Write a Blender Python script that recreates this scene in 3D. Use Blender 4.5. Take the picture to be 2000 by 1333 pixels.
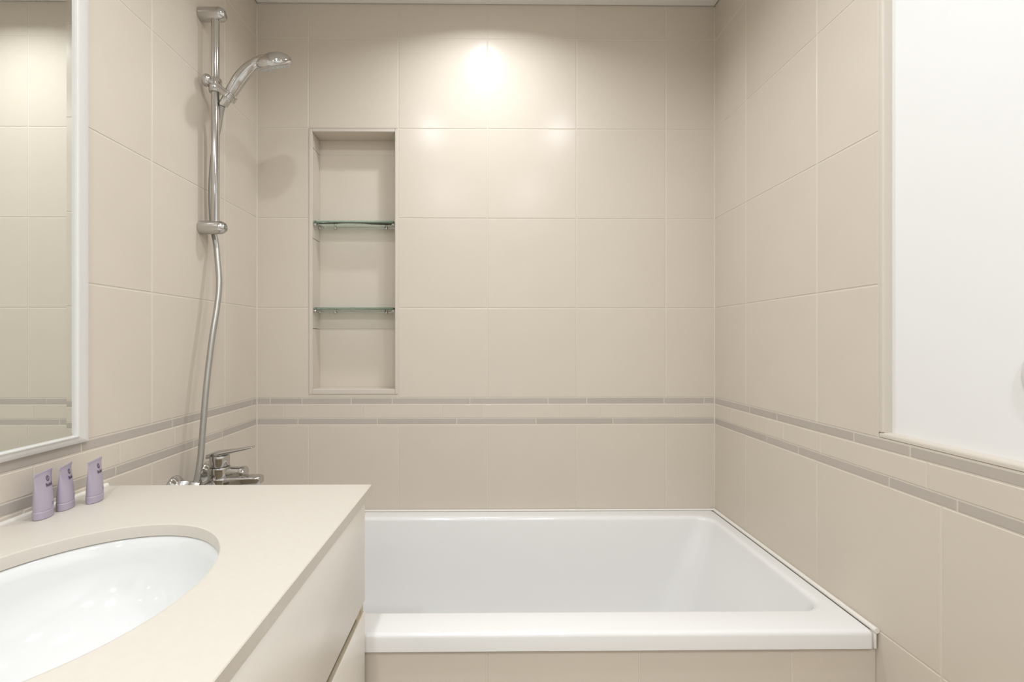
import bpy, bmesh, math, random
from mathutils import Vector, Matrix
random.seed(7)
for o in list(bpy.data.objects):
    bpy.data.objects.remove(o)
SC = bpy.context.scene
COL = SC.collection
EYE = 1.22                      # camera height; heights below are given relative to it with Z()
def Z(h): return EYE + h

# ------------------------------------------------------------------ camera, world, exposure
cam_d = bpy.data.cameras.new('camera')
cam = bpy.data.objects.new('camera', cam_d); COL.objects.link(cam)
FOC, YAW = 919.0, math.radians(0.6)
cam_d.sensor_width = 36.0; cam_d.lens = FOC * 36.0 / 2000.0
cam_d.shift_x = (1000.0 - (951.0 + FOC * math.tan(YAW))) / 2000.0
cam_d.shift_y = 0.0
cam_d.clip_start = 0.01
cam.location = (0, 0, EYE); cam.rotation_euler = (math.pi / 2, 0, -YAW)
SC.camera = cam
w = bpy.data.worlds.new('world'); SC.world = w; w.use_nodes = True
w.node_tree.nodes['Background'].inputs[0].default_value = (0.9, 0.93, 1, 1)
w.node_tree.nodes['Background'].inputs[1].default_value = 0.05
SC.view_settings.view_transform = 'Standard'; SC.view_settings.look = 'None'
SC.view_settings.gamma = 1.0; SC.view_settings.use_curve_mapping = False
SC.view_settings.exposure = 1.05
CEIL = Z(1.249)
LAMPS = [(-0.01, 1.420, 2.15), (-0.33, 0.72, 2.0), (0.42, 0.72, 2.0), (-0.35, -0.45, 4.8), (0.35, -0.45, 4.8), (0.0, -1.3, 2.0)]  # last three, behind the camera, are added as fill light
LAMP_COL = (0.91, 0.957, 1.0)

# ------------------------------------------------------------------ materials
def lin(c):
    return tuple((v / 12.92 if v <= 0.04045 else ((v + 0.055) / 1.055) ** 2.4) for v in [x / 255.0 for x in c])
def mat(name, col, rough=0.5, metal=0.0, spec=0.5, noise=0.0, nscale=8.0, rnd=0.0, bump=0.0, bscale=60.0,
        coat=0.0, coat_r=0.1, trans=0.0, ior=1.45, emit=None, es=0.0, linear=False):
    m = bpy.data.materials.new(name); m.use_nodes = True
    nt = m.node_tree; b = nt.nodes['Principled BSDF']
    c = col if linear else lin(col)
    b.inputs['Roughness'].default_value = rough; b.inputs['Metallic'].default_value = metal
    b.inputs['Specular IOR Level'].default_value = spec; b.inputs['IOR'].default_value = ior
    b.inputs['Transmission Weight'].default_value = trans
    b.inputs['Coat Weight'].default_value = coat; b.inputs['Coat Roughness'].default_value = coat_r
    if emit:
        b.inputs['Emission Color'].default_value = (*emit, 1); b.inputs['Emission Strength'].default_value = es
    tc = nt.nodes.new('ShaderNodeTexCoord')
    n = nt.nodes.new('ShaderNodeTexNoise'); n.inputs['Scale'].default_value = nscale; n.inputs['Detail'].default_value = 4
    nt.links.new(tc.outputs['Object'], n.inputs['Vector'])
    hsv = nt.nodes.new('ShaderNodeHueSaturation'); hsv.inputs['Color'].default_value = (*c, 1)
    mr = nt.nodes.new('ShaderNodeMapRange')
    mr.inputs['To Min'].default_value = 1 - noise; mr.inputs['To Max'].default_value = 1 + noise
    nt.links.new(n.outputs['Fac'], mr.inputs['Value'])
    oi = nt.nodes.new('ShaderNodeObjectInfo'); mr2 = nt.nodes.new('ShaderNodeMapRange')
    mr2.inputs['To Min'].default_value = 1 - rnd; mr2.inputs['To Max'].default_value = 1 + rnd
    nt.links.new(oi.outputs['Random'], mr2.inputs['Value'])
    mu = nt.nodes.new('ShaderNodeMath'); mu.operation = 'MULTIPLY'
    nt.links.new(mr.outputs[0], mu.inputs[0]); nt.links.new(mr2.outputs[0], mu.inputs[1])
    nt.links.new(mu.outputs[0], hsv.inputs['Value'])
    nt.links.new(hsv.outputs['Color'], b.inputs['Base Color'])
    if bump:
        n2 = nt.nodes.new('ShaderNodeTexNoise'); n2.inputs['Scale'].default_value = bscale
        nt.links.new(tc.outputs['Object'], n2.inputs['Vector'])
        bp = nt.nodes.new('ShaderNodeBump'); bp.inputs['Strength'].default_value = bump; bp.inputs['Distance'].default_value = 0.002
        nt.links.new(n2.outputs['Fac'], bp.inputs['Height']); nt.links.new(bp.outputs[0], b.inputs['Normal'])
    return m
M = {}
M['tile'] = mat('beige_satin_tile', (215, 204, 190), rough=0.23, spec=0.3, noise=0.025, nscale=5, rnd=0.012)
M['grey'] = mat('grey_border_tile', (188, 179, 169), rough=0.34, noise=0.03, nscale=14, rnd=0.035)
M['grout'] = mat('cream_grout', (219, 210, 196), rough=0.9, noise=0.03, nscale=30)
M['trim'] = mat('pale_tile_trim', (211, 202, 190), rough=0.35)
M['paint'] = mat('white_wall_paint', (240, 239, 238), rough=0.7, bump=0.03, bscale=220)
M['ceil'] = mat('white_ceiling_paint', (236, 232, 226), rough=0.8)
M['dark'] = mat('gap_shade_dark', (60, 52, 44), rough=0.9)
M['floor'] = mat('beige_floor_tile', (216, 207, 194), rough=0.35, noise=0.04)
M['tub'] = mat('white_acrylic', (238, 236, 234), rough=0.16, coat=0.3, coat_r=0.05)
M['ceramic'] = mat('white_ceramic', (227, 226, 224), rough=0.08, coat=0.5, coat_r=0.03)
M['stone'] = mat('cream_quartz_top', (211, 203, 191), rough=0.32, noise=0.03, nscale=120)
M['lacquer'] = mat('off_white_lacquer', (237, 231, 221), rough=0.3)
M['carcass'] = mat('beige_carcass', (196, 184, 160), rough=0.6)
M['seal'] = mat('white_silicone', (236, 231, 222), rough=0.45)
M['chrome'] = mat('chrome', (200, 199, 197), rough=0.07, metal=1.0)
M['satin'] = mat('satin_hose', (176, 174, 168), rough=0.33, metal=0.75)
M['spray'] = mat('grey_spray_face', (196, 200, 200), rough=0.4)
M['mirror'] = mat('mirror_silver', (0.87, 0.895, 0.87), rough=0.0, metal=1.0, linear=True)
M['frame'] = mat('pale_mirror_frame', (226, 223, 219), rough=0.3)
M['lav'] = mat('lavender_plastic', (178, 168, 184), rough=0.42)
M['lavcap'] = mat('lavender_cap', (176, 166, 181), rough=0.38)
M['ink'] = mat('dark_plum_ink', (84, 66, 84), rough=0.6)
M['ink2'] = mat('plum_ink_light', (128, 108, 130), rough=0.6)
M['dome'] = mat('pale_grey_dome', (230, 226, 224), rough=0.7)
M['lamp'] = mat('lamp_lens', (255, 250, 240), rough=0.4, emit=LAMP_COL, es=6.0)
M['lampring'] = mat('lamp_ring_white', (235, 233, 230), rough=0.4)
# glass with a green cast
g = bpy.data.materials.new('green_edge_glass'); g.use_nodes = True
gb = g.node_tree.nodes['Principled BSDF']
gb.inputs['Base Color'].default_value = (0.80, 0.93, 0.87, 1); gb.inputs['Transmission Weight'].default_value = 1
gb.inputs['Roughness'].default_value = 0.0; gb.inputs['IOR'].default_value = 1.5
va = g.node_tree.nodes.new('ShaderNodeVolumeAbsorption'); va.inputs['Color'].default_value = (0.45, 0.85, 0.70, 1); va.inputs['Density'].default_value = 5
g.node_tree.links.new(va.outputs[0], g.node_tree.nodes['Material Output'].inputs['Volume'])
M['glass'] = g

# ------------------------------------------------------------------ helpers
def link(o, parent=None):
    COL.objects.link(o)
    if parent is not None: o.parent = parent
    return o
def meshobj(name, bm, m, parent=None, smooth=None, loc=None):
    bmesh.ops.recalc_face_normals(bm, faces=bm.faces)
    me = bpy.data.meshes.new(name); bm.to_mesh(me); bm.free()
    me.materials.append(M[m])
    if smooth is not None:
        for p in me.polygons: p.use_smooth = True
        me.set_sharp_from_angle(angle=math.radians(smooth))
    o = bpy.data.objects.new(name, me)
    if loc: o.location = loc
    return link(o, parent)
def tag(o, label, cat, group=None):
    o['label'] = label; o['category'] = cat
    if group: o['group'] = group
    return o
def thing(name, loc, label, cat, group=None):
    o = bpy.data.objects.new(name, None); o.empty_display_size = 0.02
    o.location = loc; link(o)
    return tag(o, label, cat, group)
def struct(o, label=None):
    o['kind'] = 'structure'
    if label: o['label'] = label
    return o
def box(bm, x0, x1, y0, y1, z0, z1, off=(0, 0, 0)):
    ox, oy, oz = off
    vs = [bm.verts.new((x - ox, y - oy, z - oz)) for x in (x0, x1) for y in (y0, y1) for z in (z0, z1)]
    for f in ((0, 1, 3, 2), (4, 6, 7, 5), (0, 4, 5, 1), (2, 3, 7, 6), (0, 2, 6, 4), (1, 5, 7, 3)):
        bm.faces.new([vs[i] for i in f])
    return vs
def bevel_all(bm, r, seg=2):
    bmesh.ops.bevel(bm, geom=list(bm.edges), offset=r, segments=seg, profile=0.5, affect='EDGES')
def boxobj(name, b, m, parent=None, bev=0.0, seg=2, off=(0, 0, 0), smooth=35):
    bm = bmesh.new(); box(bm, *b, off=off)
    if bev: bevel_all(bm, bev, seg)
    return meshobj(name, bm, m, parent, smooth if bev else None)
def rings_mesh(bm, rings, cap0=True, cap1=True, closed=True):
    R = [[bm.verts.new(p) for p in r] for r in rings]
    n = len(R[0])
    for a, b in zip(R[:-1], R[1:]):
        for i in range(n if closed else n - 1):
            j = (i + 1) % n
            bm.faces.new((a[i], a[j], b[j], b[i]))
    if cap0: bm.faces.new(R[0][::-1])
    if cap1: bm.faces.new(R[-1])
    return R
def frame_of(axis):
    a = Vector(axis).normalized()
    u = a.orthogonal().normalized(); v = a.cross(u)
    return a, u, v
def lathe(bm, origin, axis, prof, n=32):
    """prof: list of (radius, distance along axis); closed with caps"""
    o = Vector(origin); a, u, v = frame_of(axis)
    rings = [[o + a * t + (u * math.cos(2 * math.pi * k / n) + v * math.sin(2 * math.pi * k / n)) * max(r, 1e-4)
              for k in range(n)] for r, t in prof]
    rings_mesh(bm, rings)
def catmull(pts, per=8):
    P = [Vector(p) for p in pts]; P = [2 * P[0] - P[1]] + P + [2 * P[-1] - P[-2]]
    out = []
    for i in range(1, len(P) - 2):
        p0, p1, p2, p3 = P[i - 1], P[i], P[i + 1], P[i + 2]
        for k in range(per):
            t = k / per
            out.append(0.5 * ((2 * p1) + (p2 - p0) * t + (2 * p0 - 5 * p1 + 4 * p2 - p3) * t * t + (3 * p1 - p0 - 3 * p2 + p3) * t ** 3))
    out.append(P[-2]); return out
def tube(bm, pts, rad, n=16, squash=None):
    """sweep with parallel transport; rad a number or one per point"""
    pts = [Vector(p) for p in pts]
    T = [(pts[min(i + 1, len(pts) - 1)] - pts[max(i - 1, 0)]).normalized() for i in range(len(pts))]
    u = T[0].orthogonal().normalized(); rings = []
    for i, p in enumerate(pts):
        u = (u - T[i] * u.dot(T[i])).normalized(); v = T[i].cross(u)
        r = rad[i] if isinstance(rad, (list, tuple)) else rad
        rings.append([p + (u * math.cos(2 * math.pi * k / n) + v * math.sin(2 * math.pi * k / n)) * r for k in range(n)])
    rings_mesh(bm, rings)

# ------------------------------------------------------------------ room shell
XL, XR, YB = -0.85, 0.85, 1.747
YF = -1.9
ROWS = [1.249, 1.1204, 0.7877, 0.4551, 0.1224, -0.2103]        # tile joints above the border
BAND = [(-0.2103, -0.2335, 'grey'), (-0.2345, -0.2862, 'tile'), (-0.2862, -0.3090, 'grey')]
LOW = [-0.3090, -0.6417, -0.9744, -1.22]
XCOL = [XL, -0.6589, -0.3282, 0.0020, 0.3333, 0.6660, XR]
YCOL = [YB, 1.535, 1.203, 0.871, 0.539, 0.207, -0.125, -0.457]
GW, TT, GD = 0.0032, 0.009, 0.0010      # joint width, tile thickness, recess of the joint

CACHE = {}
def tile(parent, side, u0, u1, h0, h1, m='tile', gw=GW, proud=0.0, name='tile'):
    """one tile with chamfered edges; u along the wall, h relative to the eye"""
    if u1 < u0: u0, u1 = u1, u0
    if h1 < h0: h0, h1 = h1, h0
    w, h = u1 - u0 - gw, h1 - h0 - gw
    if w < 0.003 or h < 0.003: return None
    key = (side, round(w, 4), round(h, 4), m)
    me = CACHE.get(key)
    if me is None:
        bm = bmesh.new(); c = 0.0012 if h > 0.03 else 0.0008
        def P(a, b, d):   # d: depth into the wall from the face
            if side == 'back': return (a, d, b)
            if side == 'left': return (-d, a, b)
            if side == 'right': return (d, a, b)
            if side == 'front': return (a, d, b)
        r0 = [P(sx * w / 2, sz * h / 2, TT) for sx, sz in ((-1, -1), (1, -1), (1, 1), (-1, 1))]
        r1 = [P(sx * w / 2, sz * h / 2, c * 0.8) for sx, sz in ((-1, -1), (1, -1), (1, 1), (-1, 1))]
        r2 = [P(sx * (w / 2 - c), sz * (h / 2 - c), 0) for sx, sz in ((-1, -1), (1, -1), (1, 1), (-1, 1))]
        rings_mesh(bm, [r0, r1, r2], cap0=False)
        bmesh.ops.recalc_face_normals(bm, faces=bm.faces)
        # open back: make the front face point out of the wall
        front = max(bm.faces, key=lambda f: f.calc_area())
        nrm = {'back': (0, -1, 0), 'left': (1, 0, 0), 'right': (-1, 0, 0), 'front': (0, -1, 0)}[side]
        if front.normal.dot(Vector(nrm)) < 0: bmesh.ops.reverse_faces(bm, faces=bm.faces)
        me = bpy.data.meshes.new(name); bm.to_mesh(me); bm.free(); me.materials.append(M[m]); CACHE[key] = me
    o = bpy.data.objects.new(name, me)
    uc, hc = (u0 + u1) / 2, Z((h0 + h1) / 2)
    if side == 'back': o.location = (uc, YB - proud, hc)
    elif side == 'left': o.location = (XL + proud, uc, hc)
    elif side == 'right': o.location = (XR - proud, uc, hc)
    elif side == 'front': o.location = (uc, proud, hc)
    return link(o, parent)

NX0, NX1, NZ0, NZ1, ND = -0.6589, -0.3310, -0.1880, 0.7877, 0.078   # niche opening and depth
T = 0.12
RZ0 = Z(-0.64)
# back wall: grout bed with the niche left open
bm = bmesh.new()
yb = YB + GD
for b in ((XL - T, NX0, -1.22, 1.30), (NX1, XR + T, -1.22, 1.30), (NX0, NX1, NZ1, 1.30), (NX0, NX1, -1.22, NZ0)):
    box(bm, b[0], b[1], yb, yb + T, Z(b[2]), Z(b[3]))
box(bm, NX0, NX1, YB + ND + GD, yb + T, Z(NZ0), Z(NZ1))
wall_back = struct(meshobj('wall_back', bm, 'grout'), 'beige tiled back wall behind the bathtub with a recessed niche')
for r0, r1 in zip(ROWS[:-1], ROWS[1:]):
    for i, (a, b) in enumerate(zip(XCOL[:-1], XCOL[1:])):
        if i == 1 and r0 < 0.79: continue
        tile(wall_back, 'back', a, b, r0 + (0.02 if r0 > 1.2 else 0), r1)
for a, b in zip(XCOL[:-1], XCOL[1:]): tile(wall_back, 'back', a, b, LOW[0], LOW[1])
tile(wall_back, 'back', -0.6589, -0.3282, -0.1985, -0.2103)
def bands(wall, side, lo, hi, js):
    for (h0, h1, m), jl in zip(BAND, js):
        jl = [j for j in sorted(jl) if lo < j < hi]
        for a, b in zip([lo] + jl, jl + [hi]): tile(wall, side, a, b, h0, h1, m, gw=0.0034 if m == 'grey' else 0.0018)
bands(wall_back, 'back', XL, XR, ([-0.8002, -0.6834, -0.5022, -0.3509, -0.0627, 0.2270, 0.3715, 0.6600, 0.8098],
                                  [-0.7500, -0.4587, -0.1652, -0.0209, 0.2684, 0.4211, 0.7082],
                                  [-0.6984, -0.4058, -0.1120, 0.1827, 0.4689]))
# niche lining: back, sides, head and sill
def panel(name, b, m='tile', bev=0.0008):
    c = tuple((b[i] + b[i + 1]) / 2 for i in (0, 2, 4))
    bm = bmesh.new(); box(bm, *b, off=c); bevel_all(bm, bev, 1)
    return meshobj(name, bm, m, wall_back, loc=c)
yn = YB + ND
nj = [NZ1, 0.718, 0.382, 0.046, NZ0]
for a, b in zip(nj[1:], nj[:-1]):
    panel('niche_tile', (NX0 + .009, NX1 - .009, yn, yn + GD + .001, Z(a + .0012), Z(b - .0012)))
    panel('niche_tile', (NX0 + .004, NX0 + .013, YB + .003, yn - .0005, Z(a + .0008), Z(b - .0008)))
    panel('niche_tile', (NX1 - .009, NX1 - .001, YB + .003, yn - .0005, Z(a + .0008), Z(b - .0008)))
panel('niche_tile', (NX0 + .0135, NX1 - .0095, YB + .003, yn - .001, Z(NZ1 - .013), Z(NZ1 - .004)))
panel('niche_tile', (NX0 + .0135, NX1 - .0095, YB + .003, yn - .001, Z(NZ0 + .001), Z(NZ0 + .009)))
# pale corner profiles round the niche mouth
for b in ((NX0 + .001, NX0 + .0135, YB - .0025, YB + .004, Z(NZ0 - .009), Z(NZ1 - .002)),
          (NX1 - .0095, NX1 + .0018, YB - .0025, YB + .004, Z(NZ0 - .009), Z(NZ1 - .002)),
          (NX0 + .0138, NX1 - .0098, YB - .0025, YB + .004, Z(NZ1 - .013), Z(NZ1 - .002)),
          (NX0 + .0138, NX1 - .0098, YB - .0025, YB + .004, Z(NZ0 - .009), Z(NZ0 + .009))):
    panel('niche_trim', b, 'trim', bev=0.0015)

# thin cream joint in the inner corners
for x in (XL + .0006, XR - .0006):
    bm = bmesh.new(); tube(bm, [(x, YB - .0006, RZ0), (x, YB - .0006, Z(1.245))], .0026, 8); meshobj('corner_joint', bm, 'grout', wall_back, 60)
# left wall
wall_left = struct(boxobj('wall_left', (XL - GD - T, XL - GD, YF, YB, 0, Z(1.30)), 'grout'), 'beige tiled left wall carrying the mirror and the shower rail')
for r0, r1 in list(zip(ROWS[:-1], ROWS[1:])) + [(LOW[0], LOW[1])]:
    for a, b in zip(YCOL[:-1], YCOL[1:]): tile(wall_left, 'left', a, b, r0 + (0.02 if r0 > 1.2 else 0), r1)
bands(wall_left, 'left', -0.457, YB, ([1.711, 1.4268, 1.2813, 0.9966, 0.706, 0.416, 0.125, -0.165],
                                      [1.58, 1.29, 1.10, 0.8917, 0.60, 0.31, 0.02, -0.27],
                                      [1.5229, 1.3747, 1.088, 0.800, 0.51, 0.22, -0.07, -0.36]))
# right wall: full height tiles above the tub, half height further out with white paint above
YE = 1.0125
bm = bmesh.new()
box(bm, XR + GD, XR + T, YE + .0005, YB, 0, Z(1.30)); box(bm, XR + GD, XR + T, YF, YE + .0005, 0, Z(-0.2085))
wall_right = struct(meshobj('wall_right', bm, 'grout'), 'beige tiled right wall beside the bathtub')
for r0, r1 in zip(ROWS[:-1], ROWS[1:]):
    for a, b in ((YB, 1.535), (1.535, 1.203), (1.203, YE)): tile(wall_right, 'right', a, b, r0 + (0.02 if r0 > 1.2 else 0), r1)
for r0, r1 in ((-0.309, -0.6285), (-0.6285, -0.961), (-0.961, -1.22)):
    for a, b in zip(YCOL[:-1], YCOL[1:]): tile(wall_right, 'right', a, b, r0, r1)
bands(wall_right, 'right', -0.457, YB, ([1.5169, 1.3714, 1.0822, 0.9369, 0.646, 0.355, 0.065, -0.225],
                                        [1.63, 1.34, 1.19, 0.90, 0.61, 0.32, 0.03, -0.26],
                                        [1.4219, 1.276, 0.9863, 0.8421, 0.551, 0.26, -0.03, -0.32]))
# rounded trim where the tiles stop against the paint
WX = 0.870
def trim_prof(n=6, r=0.007):
    pts = [(WX, 0.0), (XR + 0.0 + r, 0.0)]
    for k in range(1, n + 1):
        a = math.pi / 2 * k / n
        pts.append((XR + r - r * math.sin(a), -r + r * math.cos(a)))
    pts += [(XR, -0.011), (WX, -0.011)]
    return pts
bm = bmesh.new()
pr = trim_prof()
rings_mesh(bm, [[(x, YF + .0, Z(-0.1965) + d) for x, d in pr], [(x, YE - .002, Z(-0.1965) + d) for x, d in pr]])
meshobj('ledge_trim', bm, 'trim', wall_right, 50)
bm = bmesh.new()
pr = [(x, -d) for x, d in trim_prof(r=0.004)]
rings_mesh(bm, [[(x, YE - .0115 + d, Z(-0.1965)) for x, d in pr], [(x, YE - .0115 + d, Z(1.28)) for x, d in pr]])
meshobj('corner_trim', bm, 'trim', wall_right, 50)
wall_up = struct(boxobj('wall_right_upper', (WX, XR + T, YF, YE - .001, Z(-0.2080), Z(1.30)), 'paint'), 'plain white painted upper wall on the right')
# behind the camera, floor and ceiling
wall_front = struct(boxobj('wall_front', (XL - T, XR + T, YF - .1, YF, 0, Z(1.30)), 'paint'), 'plain white wall opposite the bathtub')
floor = struct(boxobj('floor', (XL - T, XR + T, YF - .1, YB + T, -0.1, 0.0), 'floor'), 'beige tiled bathroom floor')
bm = bmesh.new()
box(bm, XL + .0035, XR - .0035, YF + .002, YB - .0035, CEIL, CEIL + .018)
ceiling = struct(meshobj('ceiling', bm, 'ceil'), 'white ceiling panel with a thin dark shadow gap at the walls')
struct(boxobj('gap_shade_slab', (XL - T, XR + T, YF - .1, YB + T, CEIL + .03, CEIL + .10), 'dark'), 'dark slab above the ceiling panel, standing in for shade in the gap')  # slab coloured dark so the gap at the walls reads as shadow

# ------------------------------------------------------------------ ceiling lamps
LN = ['round white ceiling downlight directly above the bathtub', 'round white ceiling downlight above the washbasin',
      'round white ceiling downlight near the white painted wall', 'added fill downlight in the ceiling behind the viewer on the mirror side',
      'added fill downlight in the ceiling behind the viewer on the painted wall side', 'added fill downlight in the ceiling at the far end of the room']
for (x, y, e), lab in zip(LAMPS, LN):
    t = thing('downlight', (x, y, CEIL), lab, 'ceiling light', 'ceiling downlights')
    bm = bmesh.new()
    prof = [(0.036, 0.0), (0.047, 0.0), (0.049, -0.003), (0.047, -0.006), (0.040, -0.006), (0.036, -0.002)]
    n = 32
    rr = [[(r * math.cos(2 * math.pi * k / n), r * math.sin(2 * math.pi * k / n), z) for k in range(n)] for r, z in prof]
    rings_mesh(bm, rr + [rr[0]], False, False)
    meshobj('ring', bm, 'lampring', t, 40)
    bm = bmesh.new(); lathe(bm, (0, 0, -0.0035), (0, 0, 1), [(0.0355, 0), (0.0355, 0.002)])
    meshobj('lens', bm, 'lamp', t)
    ld = bpy.data.lights.new('lamp_light', 'AREA'); ld.shape = 'DISK'; ld.size = 0.065; ld.energy = e
    ld.color = LAMP_COL; ld.spread = math.radians(152 if y > 1.2 else 165)
    lo = bpy.data.objects.new('lamp_light', ld); lo.location = (0, 0, -0.0075); link(lo, t)

# ------------------------------------------------------------------ bathtub and tiled apron
def rrect(x0, x1, y0, y1, r, z, n=8):
    pts = []
    for cx_, cy_, a0 in ((x1 - r, y1 - r, 0), (x0 + r, y1 - r, 90), (x0 + r, y0 + r, 180), (x1 - r, y0 + r, 270)):
        for k in range(n + 1):
            a = math.radians(a0 + 90 * k / n); pts.append((cx_ + r * math.cos(a), cy_ + r * math.sin(a), z))
    return pts
RZ = Z(-0.6290)
tx0, tx1, ty0, ty1 = -0.846, 0.8405, 1.0105, 1.7415
tub = thing('bathtub', (0, 1.37, 0), 'white acrylic built-in bathtub between the tiled walls', 'bathtub')
O = Vector((0, 1.37, 0))
def loc(r): return [tuple(Vector(p) - O) for p in r]
rg = []
rg.append(rrect(tx0, tx1, ty0, ty1, .010, RZ - .0385))
rg.append(rrect(tx0, tx1, ty0, ty1, .010, RZ - .010))
for k in range(1, 5):
    a = math.pi / 2 * k / 4; e = .010 * (1 - math.cos(a))
    rg.append(rrect(tx0 + e, tx1 - e, ty0 + e, ty1 - e, .010, RZ - .010 + .010 * math.sin(a)))
ix0, ix1, iy0, iy1 = -0.760, 0.7930, 1.0990, 1.6750
f = .014
for k in range(0, 6):
    a = math.pi / 2 * k / 5
    e = -f + f * math.sin(a)
    rg.append(rrect(ix0 + e, ix1 - e, iy0 + e, iy1 - e, .055 - e * .5, RZ - f * (1 - math.cos(a))))
for t_, dx0, dx1, dy, r in ((.10, .02, .035, .010, .07), (.20, .035, .075, .018, .085), (.30, .05, .12, .028, .10), (.355, .065, .155, .045, .11),
                            (.385, .09, .20, .075, .12), (.398, .13, .25, .115, .12)):
    rg.append(rrect(ix0 + dx0, ix1 - dx1, iy0 + dy, iy1 - dy, r, RZ - t_))
bm = bmesh.new(); rings_mesh(bm, [loc(r) for r in rg], cap0=False)
meshobj('shell', bm, 'tub', tub, 45)
bm = bmesh.new(); lathe(bm, tuple(Vector((-0.52, 1.387, RZ - .400)) - O), (0, 0, 1), [(.032, 0), (.032, .004), (.026, .006), (.0, .006)])
meshobj('drain', bm, 'chrome', tub, 40)
# silicone beads along the walls
bm = bmesh.new(); tube(bm, [(tx1 + .004 - O.x, ty0 - .001 - O.y, RZ + .001), (tx1 + .004 - O.x, ty1 - O.y, RZ + .0005)], .0060, 10)
meshobj('sealant', bm, 'seal', tub, 60)
bm = bmesh.new(); tube(bm, [(-0.84, ty1 + .001 - O.y, RZ + .001), (tx1, ty1 + .001 - O.y, RZ + .0005)], .0040, 10)
meshobj('sealant', bm, 'seal', tub, 60)
bm = bmesh.new(); box(bm, tx1 + .0005, XR - .004, ty0 + .001, ty0 + .016, RZ - .040, RZ - .002, off=O); bevel_all(bm, .0015, 2)
meshobj('sealant', bm, 'seal', tub, 60)
AY = 1.0185
apron = struct(boxobj('wall_apron', (-0.40, XR - .001, AY + GD, AY + .045, 0.0, RZ - .040), 'grout'), 'beige tiled apron under the bathtub rim')
for a, b in ((-0.3318, 0.0), (0.0, 0.3318), (0.3318, 0.6645), (0.6645, XR - .002)):
    for h0, h1 in ((-0.671, -0.887), (-0.887, -1.22)):
        tile(apron, 'front', a, b, h0, h1, proud=AY, gw=0.003)

# ------------------------------------------------------------------ vanity: cabinet, countertop, basin
CX, CY1, CY0 = -0.2585, 1.0590, -0.20
CT, CB = Z(-0.3220), Z(-0.3415)
ecx, ecy, ea, eb = -0.5614, 0.6111, 0.1769, 0.2208
top = thing('countertop', (ecx, ecy, CT - .0195), 'cream stone countertop with an oval basin cut-out', 'countertop')
rx0, rx1, ry0, ry1 = XL + .001 - ecx, CX - ecx, CY0 - ecy, CY1 - ecy
angs = sorted(set([2 * math.pi * k / 96 for k in range(96)] + [math.atan2(y, x) % (2 * math.pi) for x in (rx0, rx1) for y in (ry0, ry1)]))
def rect_hit(a, ins=0.0):
    c_, s_ = math.cos(a), math.sin(a); t = 1e9
    if c_ > 1e-9: t = min(t, (rx1 - ins) / c_)
    if c_ < -1e-9: t = min(t, (rx0 + ins) / c_)
    if s_ > 1e-9: t = min(t, (ry1 - ins) / s_)
    if s_ < -1e-9: t = min(t, (ry0 + ins) / s_)
    return c_ * t, s_ * t
def ell(a, k=0.0):
    # same polar angle as the rectangle point
    c_, s_ = math.cos(a), math.sin(a); r = 1 / math.sqrt((c_ / (ea + k)) ** 2 + (s_ / (eb + k)) ** 2)
    return c_ * r, s_ * r
H = .0195
rg = [[(*rect_hit(a), 0) for a in angs], [(*rect_hit(a), H - .0012) for a in angs], [(*rect_hit(a, .0012), H) for a in angs],
      [(*rect_hit(a, .004), H) for a in angs], [(*ell(a, .005), H) for a in angs], [(*ell(a, .0015), H) for a in angs], [(*ell(a, .0004), H - .0005) for a in angs], [(*ell(a), H - .0018) for a in angs], [(*ell(a), 0) for a in angs]]
bm = bmesh.new(); rings_mesh(bm, rg + [rg[0]], False, False); bmesh.ops.remove_doubles(bm, verts=bm.verts, dist=1e-6)
meshobj('slab', bm, 'stone', top, 40)
bm = bmesh.new(); tube(bm, [(rx0 + .0015, ry0 + .01, H + .0005), (rx0 + .0015, ry1 - .001, H + .0005)], .0052, 10)
meshobj('sealant', bm, 'seal', top, 60)
basin = thing('washbasin', (ecx, ecy, CB - .16), 'white oval ceramic washbasin set under the countertop', 'washbasin')
def ering(k, z, n=64): return [((ea + k) * math.cos(2 * math.pi * i / n), (eb + k) * math.sin(2 * math.pi * i / n), z) for i in range(n)]
zb = .16 - .0006
rg = [ering(.022, zb - .012), ering(.022, zb), ering(.004, zb), ering(.0, zb - .003)]
for k in range(1, 13):
    t = k / 12; a = t * math.pi / 2
    sc = (math.cos(a) ** 0.62) * 0.98 + 0.0
    z = zb - .004 - .138 * math.sin(a)
    s_ = max(sc, 0.14)
    rg.append([(ea * s_ * math.cos(2 * math.pi * i / 64), eb * s_ * math.sin(2 * math.pi * i / 64), z) for i in range(64)])
bm = bmesh.new(); rings_mesh(bm, rg, False, True); meshobj('bowl', bm, 'ceramic', basin, 60)
bm = bmesh.new(); lathe(bm, (0, 0, zb - .143), (0, 0, 1), [(.024, 0), (.024, .004), (.02, .0055), (.006, .0045)]); meshobj('drain', bm, 'chrome', basin, 40)

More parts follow.
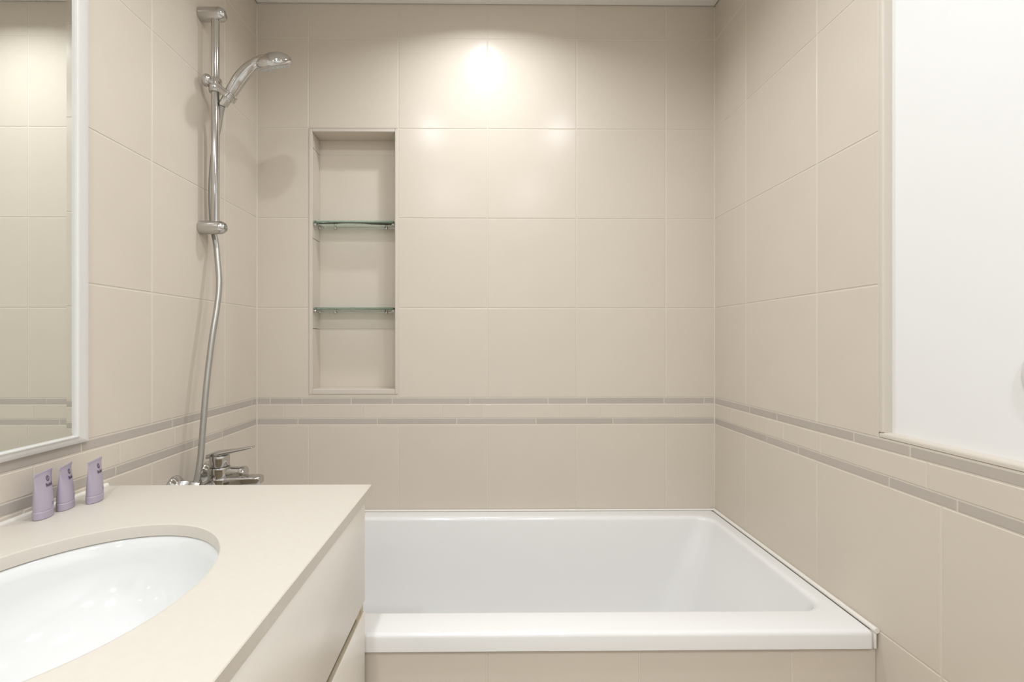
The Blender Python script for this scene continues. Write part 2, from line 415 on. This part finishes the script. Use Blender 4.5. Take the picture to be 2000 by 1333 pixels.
FX = -0.2600                                              # face of the fronts
cab = thing('vanity_cabinet', (-0.55, 0.40, 0), 'off-white lacquered vanity cabinet with grooved handleless fronts', 'cabinet')
CO = (-0.55, 0.40, 0)
EY = 1.0060
bm = bmesh.new()
box(bm, XL + .002, FX - .004, EY - .020, EY, 0.08, CB - .0005, off=CO)      # end panel
box(bm, XL + .002, FX - .045, CY0 + .02, CY0 + .038, 0.08, CB - .0005, off=CO)
box(bm, XL + .002, XL + .020, CY0 + .02, EY - .020, 0.08, CB - .03, off=CO)
box(bm, XL + .002, FX - .045, CY0 + .02, EY - .020, 0.08, 0.10, off=CO)
box(bm, FX - .098, FX - .088, CY0 + .02, EY - .020, 0.08, CB - .0005, off=CO)   # inner face behind the fronts
meshobj('body', bm, 'carcass', cab)
GU, GL = Z(-0.5535), Z(-0.5745)
bm = bmesh.new(); box(bm, FX - .020, FX, CY0 + .02, EY, GU, CB - .0012, off=CO); bevel_all(bm, .0015, 2)
meshobj('drawer_front', bm, 'lacquer', cab, 40)
bm = bmesh.new(); box(bm, FX - .020, FX, CY0 + .02, EY, 0.09, GL, off=CO); bevel_all(bm, .0015, 2)
meshobj('drawer_front', bm, 'lacquer', cab, 40)
bm = bmesh.new(); box(bm, FX - .045, FX - .0055, EY - .046, EY - .0015, GL + .0004, GU - .0004, off=CO)
meshobj('groove_end', bm, 'carcass', cab)
bm = bmesh.new(); box(bm, FX - .0200, FX - .0012, CY0 + .03, EY - .003, GL - .0005, GL + .0006, off=CO)
meshobj('front_edge_band', bm, 'carcass', cab)

# ------------------------------------------------------------------ mirror
MX = -0.8425
mir = thing('wall_mirror', (XL, 0.45, Z(-0.2125)), 'wide wall mirror in a slim pale frame above the countertop', 'mirror')
MO = Vector((XL, 0.45, Z(-0.2125)))
my0, my1, mz0, mz1 = -0.06, 1.0070, Z(-0.2125), Z(0.98)
gy0, gy1, gz0, gz1 = my0 + .036, 0.9720, Z(-0.1940), mz1 - .02
def mp(x, y, z): return tuple(Vector((x, y, z)) - MO)
bv = .020; bd = .0013
bm = bmesh.new()
o4 = [mp(MX - bd, y, z) for y, z in ((gy0, gz0), (gy1, gz0), (gy1, gz1), (gy0, gz1))]
i4 = [mp(MX, y, z) for y, z in ((gy0 + bv, gz0 + bv), (gy1 - bv, gz0 + bv), (gy1 - bv, gz1 - bv), (gy0 + bv, gz1 - bv))]
b4 = [mp(MX - .006, y, z) for y, z in ((gy0, gz0), (gy1, gz0), (gy1, gz1), (gy0, gz1))]
rings_mesh(bm, [b4, o4, i4])
meshobj('glass_pane', bm, 'mirror', mir)
# frame profile: (distance outward from the glass edge, height above the wall)
def rail(p0, p1, q0, q1, prof):
    """p: inner edge ends, q: matching outer edge ends (y,z); prof in (0..1 outward, x)"""
    bm = bmesh.new()
    def ring(pi, po): return [mp(XL + x, pi[0] + (po[0] - pi[0]) * t, pi[1] + (po[1] - pi[1]) * t) for t, x in prof]
    rings_mesh(bm, [ring(p0, q0), ring(p1, q1)])
    return meshobj('frame_rail', bm, 'frame', mir, 35)
PR = [(0, .001), (0, .011), (.05, .0125), (.16, .0125), (.22, .0095), (.34, .0092), (.72, .0088), (.93, .0068), (1.0, .0035), (1.0, .001)]
gi = [(gy0, gz0), (gy1, gz0), (gy1, gz1), (gy0, gz1)]
go = [(my0, mz0), (my1, mz0), (my1, mz1), (my0, mz1)]
for k in range(4): rail(gi[k], gi[(k + 1) % 4], go[k], go[(k + 1) % 4], PR)

# ------------------------------------------------------------------ shower rail, hand shower, hose
BX, BY = -0.8060, 1.405
railo = thing('shower_rail', (XL, BY, Z(0.30)), 'chrome vertical shower rail on two wall brackets', 'shower rail')
RO = Vector((XL, BY, Z(0.30)))
def rp(x, y, h): return tuple(Vector((x, y, Z(h))) - RO)
bm = bmesh.new(); lathe(bm, rp(BX, BY, 0.325), (0, 0, 1), [(.0112, 0), (.0112, .655)], 28); meshobj('bar', bm, 'chrome', railo, 40)
for h in (0.9690, 0.3370):
    bm = bmesh.new()
    lathe(bm, rp(XL + .0005, BY, h), (1, 0, 0), [(.0195, 0), (.0200, .002), (.0200, .058), (.0185, .064), (.0140, .0715), (.011, .0745), (.0105, .0735), (.0, .0735)], 32)
    meshobj('bracket', bm, 'chrome', railo, 30)
sl = Vector((BX, BY, Z(0.757)))
bm = bmesh.new(); lathe(bm, tuple(sl - RO + Vector((0, 0, -.020))), (0, 0, 1), [(.0165, 0), (.0175, .002), (.0175, .038), (.0165, .040)], 28)
sld = meshobj('slider', bm, 'chrome', railo, 35)
bm = bmesh.new()
lathe(bm, tuple(sl - RO + Vector((-.010, -.006, .010))), (-.88, -.45, .12), [(.012, 0), (.0165, .004), (.0185, .009), (.018, .014), (.015, .0195), (.008, .0225), (.0, .023)], 28)
meshobj('knob', bm, 'chrome', sld, 50)
# holder: an oblong slab square to the handle axis
hax = Vector((.60, .0, .80)).normalized()
hdir = Vector((.745, .02, -.66)); hdir = (hdir - hax * hdir.dot(hax)).normalized(); hs = hax.cross(hdir)
def stadium(c, L, r, t, n=10):
    pts = []
    for k in range(n + 1):
        a = -math.pi / 2 + math.pi * k / n; pts.append(c + hdir * (L + r * math.cos(a)) + hs * (r * math.sin(a)) + hax * t)
    for k in range(n + 1):
        a = math.pi / 2 + math.pi * k / n; pts.append(c + hdir * (r * math.cos(a)) + hs * (r * math.sin(a)) + hax * t)
    return pts
hc = Vector((-0.804, 1.409, Z(0.7605))) - RO
bm = bmesh.new()
rings_mesh(bm, [stadium(hc, .050, .0175, -.013), stadium(hc, .050, .019, -.011), stadium(hc, .050, .019, -.002), stadium(hc, .050, .017, -.001), stadium(hc, .050, .017, .001),
                stadium(hc, .050, .019, .002), stadium(hc, .050, .019, .005), stadium(hc, .050, .0175, .007)])
meshobj('holder', bm, 'chrome', sld, 35)

hand = thing('hand_shower', (-0.77, 1.39, Z(0.70)), 'chrome hand shower with a round head hanging in the rail holder', 'shower head')
HO = Vector((-0.77, 1.39, Z(0.70)))
hp = [(-0.7875, 1.4125, 0.7050), (-0.778, 1.4125, 0.7190), (-0.766, 1.412, 0.7370), (-0.7390, 1.411, 0.7790), (-0.7140, 1.411, 0.8090), (-0.6920, 1.411, 0.8260), (-0.6650, 1.408, 0.8350), (-0.636, 1.404, 0.8350)]
path = catmull([tuple(Vector((x, y, Z(h))) - HO) for x, y, h in hp], 8)
rk = [.0125, .0130, .0165, .0190, .0175, .0160, .0165, .0150]
rads = []
for i in range(len(rk) - 1):
    for k in range(8): rads.append(rk[i] + (rk[i + 1] - rk[i]) * k / 8)
rads.append(rk[-1])
bm = bmesh.new(); tube(bm, path, rads, 24); meshobj('handle', bm, 'chrome', hand, 60)
nface = Vector((.18, .50, -.85)).normalized()
hcn = Vector((-0.6300, 1.402, Z(0.8215))) - HO
bm = bmesh.new()
lathe(bm, tuple(hcn), tuple(-nface), [(.0, -.009), (.044, -.009), (.0485, -.007), (.0515, -.003), (.0520, .002), (.0500, .009), (.0445, .0165), (.035, .0235), (.023, .0280), (.010, .0300), (.0, .0303)], 40)
hd = meshobj('head', bm, 'chrome', hand, 50)
bm = bmesh.new(); lathe(bm, tuple(hcn + nface * .0085), tuple(nface), [(.042, 0), (.042, .0015), (.040, .0025), (.0, .0030)], 40)
meshobj('spray_face', bm, 'spray', hd, 40)
for r_, n_ in ((.012, 6), (.024, 12), (.035, 18)):
    for k in range(n_):
        a_, u_, v_ = frame_of(nface); q = hcn + nface * .011 + u_ * (r_ * math.cos(2 * math.pi * k / n_)) + v_ * (r_ * math.sin(2 * math.pi * k / n_))
        bm = bmesh.new(); lathe(bm, tuple(q), tuple(nface), [(.0016, 0), (.0011, .0022)], 6)
        meshobj('nozzle', bm, 'spray', hd, 60)

hose_pts = [(-0.7890, 1.4130, 0.702), (-0.7970, 1.4190, 0.688), (-0.8080, 1.4280, 0.655), (-0.8200, 1.4310, 0.600), (-0.8290, 1.4300, 0.530), (-0.8325, 1.4300, 0.450), (-0.8325, 1.4330, 0.390),
            (-0.8300, 1.435, 0.340), (-0.8210, 1.433, 0.300), (-0.8110, 1.424, 0.2540), (-0.7948, 1.405, 0.1693), (-0.7923, 1.390, 0.0998), (-0.7941, 1.370, 0.0169), (-0.7956, 1.355, -0.0639),
            (-0.7954, 1.340, -0.1429), (-0.7951, 1.325, -0.2487), (-0.7947, 1.315, -0.3179), (-0.7957, 1.305, -0.3649), (-0.799, 1.297, -0.4030), (-0.803, 1.290, -0.450)]
hose = thing('shower_hose', (-0.803, 1.29, Z(-0.46)), 'silver shower hose hanging from the hand shower to the bath mixer', 'hose')
SO = Vector((-0.803, 1.29, Z(-0.46)))
bm = bmesh.new(); tube(bm, catmull([tuple(Vector((x, y, Z(h))) - SO) for x, y, h in hose_pts], 8), .0080, 16); meshobj('tube', bm, 'satin', hose, 60)
bm = bmesh.new(); lathe(bm, (.0005, 0.001, .008), (0.05, 0.07, 1), [(.0105, -.010), (.0115, 0), (.0115, .014), (.0095, .020)], 18); meshobj('nut', bm, 'chrome', hose, 40)

# ------------------------------------------------------------------ bath mixer
mx = thing('bath_mixer', (XL, 1.36, Z(-0.47)), 'chrome wall-mounted bath mixer tap with lever above the tub', 'tap')
XO = Vector((XL, 1.36, Z(-0.47)))
def xp(x, y, h): return tuple(Vector((x, y, Z(h))) - XO)
bm = bmesh.new(); lathe(bm, xp(-0.782, 1.272, -0.4160), (0, 1, 0), [(.018, 0), (.0225, .004), (.0235, .02), (.0235, .15), (.0225, .17), (.018, .176)], 28); meshobj('body', bm, 'chrome', mx, 35)
for y in (1.285, 1.435):
    bm = bmesh.new(); lathe(bm, xp(XL + .0005, y, -0.4000), (1, 0, 0), [(.034, 0), (.0345, .004), (.031, .010), (.022, .015), (.0205, .018)], 28)
    fl = meshobj('wall_flange', bm, 'chrome', mx, 35)
    bm = bmesh.new(); lathe(bm, xp(XL + .018, y, -0.4000), (1, 0, 0), [(.0225, 0), (.0225, .024), (.019, .030), (.016, .055)], 6 if y < 1.3 else 24)
    meshobj('union_nut', bm, 'chrome', fl, 30)
bm = bmesh.new(); lathe(bm, xp(-0.768, 1.36, -0.430), (0, 0, 1), [(.0300, 0), (.0310, .028), (.0310, .036), (.0290, .040), (.0300, .044), (.0300, .066), (.0285, .070)], 32)
meshobj('cartridge_housing', bm, 'chrome', mx, 30)
bm = bmesh.new(); lathe(bm, xp(-0.768, 1.36, -0.3590), (0, 0, 1), [(.0250, 0), (.0262, .003), (.0265, .026), (.0250, .031), (.018, .0345), (.0, .036)], 32)
lev = meshobj('lever', bm, 'chrome', mx, 35)
bm = bmesh.new()
lp = [(-0.796, -0.330, .020, .0065), (-0.780, -0.3245, .0235, .0075), (-0.755, -0.3205, .0225, .0065), (-0.725, -0.3155, .0165, .0048), (-0.695, -0.3095, .0135, .0038), (-0.676, -0.3055, .0125, .0030), (-0.6715, -0.3045, .0105, .0022)]
rg = []
for x, h, wy, tz in lp:
    rg.append([xp(x, 1.36 + wy * math.copysign(abs(math.cos(a)) ** .5, math.cos(a)), h + tz * math.copysign(abs(math.sin(a)) ** .5, math.sin(a))) for a in [2 * math.pi * k / 20 for k in range(20)]])
rings_mesh(bm, rg); meshobj('lever_arm', bm, 'chrome', lev, 50)
bm = bmesh.new()
sp = [(-0.775, -0.4060, .022, .019), (-0.740, -0.4040, .0215, .0175), (-0.700, -0.4010, .021, .0150), (-0.665, -0.3990, .0205, .0135), (-0.653, -0.3985, .0185, .0125), (-0.6475, -0.3985, .014, .0095)]
rg = []
for x, h, wy, tz in sp:
    rg.append([xp(x, 1.36 + wy * math.copysign(abs(math.cos(a)) ** .55, math.cos(a)), h + tz * math.copysign(abs(math.sin(a)) ** .55, math.sin(a))) for a in [2 * math.pi * k / 24 for k in range(24)]])
rings_mesh(bm, rg); spt = meshobj('spout', bm, 'chrome', mx, 50)
bm = bmesh.new(); lathe(bm, xp(-0.672, 1.36, -0.4100), (0, 0, -1), [(.0115, 0), (.0115, .012), (.010, .013)], 20); meshobj('aerator', bm, 'chrome', spt, 35)
bm = bmesh.new(); lathe(bm, xp(-0.745, 1.36, -0.3780), (1, 0, 0), [(.0170, 0), (.0170, .038)], 24); meshobj('diverter_body', bm, 'chrome', mx, 35)
bm = bmesh.new(); lathe(bm, xp(-0.7085, 1.36, -0.3790), (1, 0, 0), [(.0165, 0), (.0195, .003), (.0200, .010), (.0180, .0155), (.009, .0170)], 24); meshobj('diverter_knob', bm, 'chrome', mx, 35)

# ------------------------------------------------------------------ glass shelves in the niche
for gz, lab in ((0.4410, 'upper glass shelf with chrome clips in the tiled niche'), (0.1185, 'lower glass shelf with chrome clips in the tiled niche')):
    s = thing('glass_shelf', (-0.4955, 1.785, Z(gz)), lab, 'shelf', 'niche glass shelves')
    bm = bmesh.new(); box(bm, -.1480, .1480, -.0315, .0385, 0, .0065); bevel_all(bm, .0012, 2); meshobj('glass_plate', bm, 'glass', s, 40)
    pts = [(-.1490, -.024, -.0040), (-.1410, -.018, -.0045), (-.1340, -.004, -.0060), (-.1250, .008, -.0080), (-.1130, .014, -.0090), (0, .015, -.0092), (.1130, .015, -.0092), (.1300, .015, -.0090), (.1490, .015, -.0088)]
    bm = bmesh.new(); tube(bm, catmull(pts, 6), .0020, 8); meshobj('rail', bm, 'chrome', s, 60)
    for x in (-.082, .112):
        bm = bmesh.new()
        lathe(bm, (x, .015, -.0170), (0, 0, 1), [(.0, 0), (.0045, .0012), (.0070, .0042), (.0075, .0074), (.0068, .0107), (.0046, .0133), (.0040, .0168)], 18)
        meshobj('clip', bm, 'chrome', s, 60)
    for sx in (-1, 1):
        bm = bmesh.new(); lathe(bm, (sx * .1497, -.024, -.0062), (-sx, 0, 0), [(.0060, 0), (.0060, .008), (.0045, .010)], 14); meshobj('side_support', bm, 'chrome', s, 40)
        bm = bmesh.new(); lathe(bm, (sx * .1497, .025, -.0065), (-sx, 0, 0), [(.0060, 0), (.0060, .008), (.0045, .010)], 14); meshobj('side_support', bm, 'chrome', s, 40)

# ------------------------------------------------------------------ toiletry tubes
def text_mesh(body, size):
    cu = bpy.data.curves.new('lettering', 'FONT'); cu.body = body; cu.size = size; cu.align_x = 'CENTER'; cu.align_y = 'CENTER'
    cu.offset = size * .022; cu.resolution_u = 2
    o = bpy.data.objects.new('lettering', cu); COL.objects.link(o)
    bpy.context.view_layer.update()
    me = bpy.data.meshes.new_from_object(o.evaluated_get(bpy.context.evaluated_depsgraph_get()))
    bpy.data.objects.remove(o); return me
TXT = text_mesh('Bulad', .0088)
TH = .0835
def sect(z):
    """half width along the seam, half depth, at height z"""
    if z < .0150: return .0212, .0125
    t = min(max((z - .0150) / (TH - .004 - .0150), 0), 1)
    s = t * t * (3 - 2 * t) * .4 + t * .6
    return .0206 + (.0262 - .0206) * t, .0121 + (.0011 - .0121) * s ** 1.6
def surf(phi, z, lift=0.0):
    a, b = sect(z)
    return (b + lift) * math.cos(phi), (a + lift) * math.sin(phi)      # local x = facing, y = seam direction
def make_tube(pos, ang, lab):
    t = thing('toiletry_tube', pos, lab, 'tube', 'lavender toiletry tubes'); t.rotation_euler = (0, 0, ang)
    N = 40; ph = [2 * math.pi * k / N for k in range(N)]
    bm = bmesh.new(); rg = []
    zs = [.0153] + [.0153 + (TH - .0045 - .0153) * k / 12 for k in range(1, 13)]
    for z in zs: rg.append([(*surf(p, z), z) for p in ph])
    rings_mesh(bm, rg); meshobj('body', bm, 'lav', t, 50)
    bm = bmesh.new(); box(bm, -.0011, .0011, -.0262, .0262, TH - .0050, TH); bevel_all(bm, .0003, 1); meshobj('crimped_end', bm, 'lav', t)
    bm = bmesh.new()
    def cr(k, z): return [((.0125 + k) * math.cos(p), (.0212 + k) * math.sin(p), z) for p in ph]
    rings_mesh(bm, [cr(-.0012, 0), cr(0, .0012), cr(0.0002, .0130), cr(-.0008, .0143), cr(-.0012, .0151)]); meshobj('cap', bm, 'lavcap', t, 35)
    # print: emblem, word, two fine lines
    def wrap(me_or_verts, phi0, z0):
        for v in me_or_verts:
            z = z0 + v.co.y; a, b = sect(z)
            # move along the section by arc length measured on the seam axis
            s0 = a * math.sin(phi0); y = s0 + v.co.x
            y = max(-a * .995, min(a * .995, y))
            p = math.asin(y / a); x, yy = surf(p, z, .0003)
            v.co = (x, yy, z)
    bm = bmesh.new(); bm.from_mesh(TXT)
    bmesh.ops.triangulate(bm, faces=bm.faces)
    bmesh.ops.subdivide_edges(bm, edges=[e for e in bm.edges if e.calc_length() > .0012], cuts=1)
    wrap(bm.verts, .26, .0580); meshobj('lettering', bm, 'ink', t)
    bm = bmesh.new(); n = 28
    def arc(r0, r1, a0, a1, cx_=0, cy_=0, k=14):
        A = []
        for i in range(k + 1):
            a = math.radians(a0 + (a1 - a0) * i / k)
            A.append((bm.verts.new((cx_ + r0 * math.cos(a), cy_ + r0 * math.sin(a), 0)), bm.verts.new((cx_ + r1 * math.cos(a), cy_ + r1 * math.sin(a), 0))))
        for p, q in zip(A[:-1], A[1:]): bm.faces.new((p[0], q[0], q[1], p[1]))
    arc(.0040, .0050, 0, 360, k=26); arc(.0010, .0021, 20, 250, .0007, .0011); arc(.0010, .0021, 200, 430, -.0002, -.0017); arc(.0027, .0033, 120, 300)
    wrap(bm.verts, .26, .0690); meshobj('emblem', bm, 'ink', t)
    bm = bmesh.new()
    rnd = random.Random(3)
    for row in (0, 1):
        x = -.0060
        while x < .0045 - row * .002:
            w_ = rnd.uniform(.0006, .0013); y0 = -row * .0030
            vs = [bm.verts.new(q) for q in ((x, y0, 0), (x + w_, y0, 0), (x + w_, y0 + .0011, 0), (x, y0 + .0011, 0))]; bm.faces.new(vs); x += w_ + rnd.choice((.0003, .0003, .0008))
    wrap(bm.verts, .42, .0245); meshobj('fine_print', bm, 'ink2', t)
    return t
zt = CT + .0002
make_tube((-0.8105, 0.8680, zt), math.radians(16), 'lavender toiletry tube nearest the viewer, leftmost of the three')
make_tube((-0.8110, 0.9140, zt), math.radians(22), 'lavender toiletry tube standing in the middle of the three')
make_tube((-0.7880, 0.9540, zt), math.radians(16), 'lavender toiletry tube furthest from the mirror, rightmost of the three')

# ------------------------------------------------------------------ pale grey dome on the painted wall
dome = thing('grey_wall_dome', (WX, 0.696, Z(-0.055)), 'soft grey rounded dome on the white wall at the right edge', 'wall fitting')
bm = bmesh.new(); rg = []
for s_, d in ((1, .0), (.97, .004), (.88, .009), (.74, .014), (.54, .018), (.3, .020), (.06, .0208)):
    rg.append([(-d, .060 * s_ * math.cos(2 * math.pi * k / 40), .062 * s_ * math.sin(2 * math.pi * k / 40)) for k in range(40)])
rings_mesh(bm, rg); meshobj('dome_shell', bm, 'dome', dome, 60)
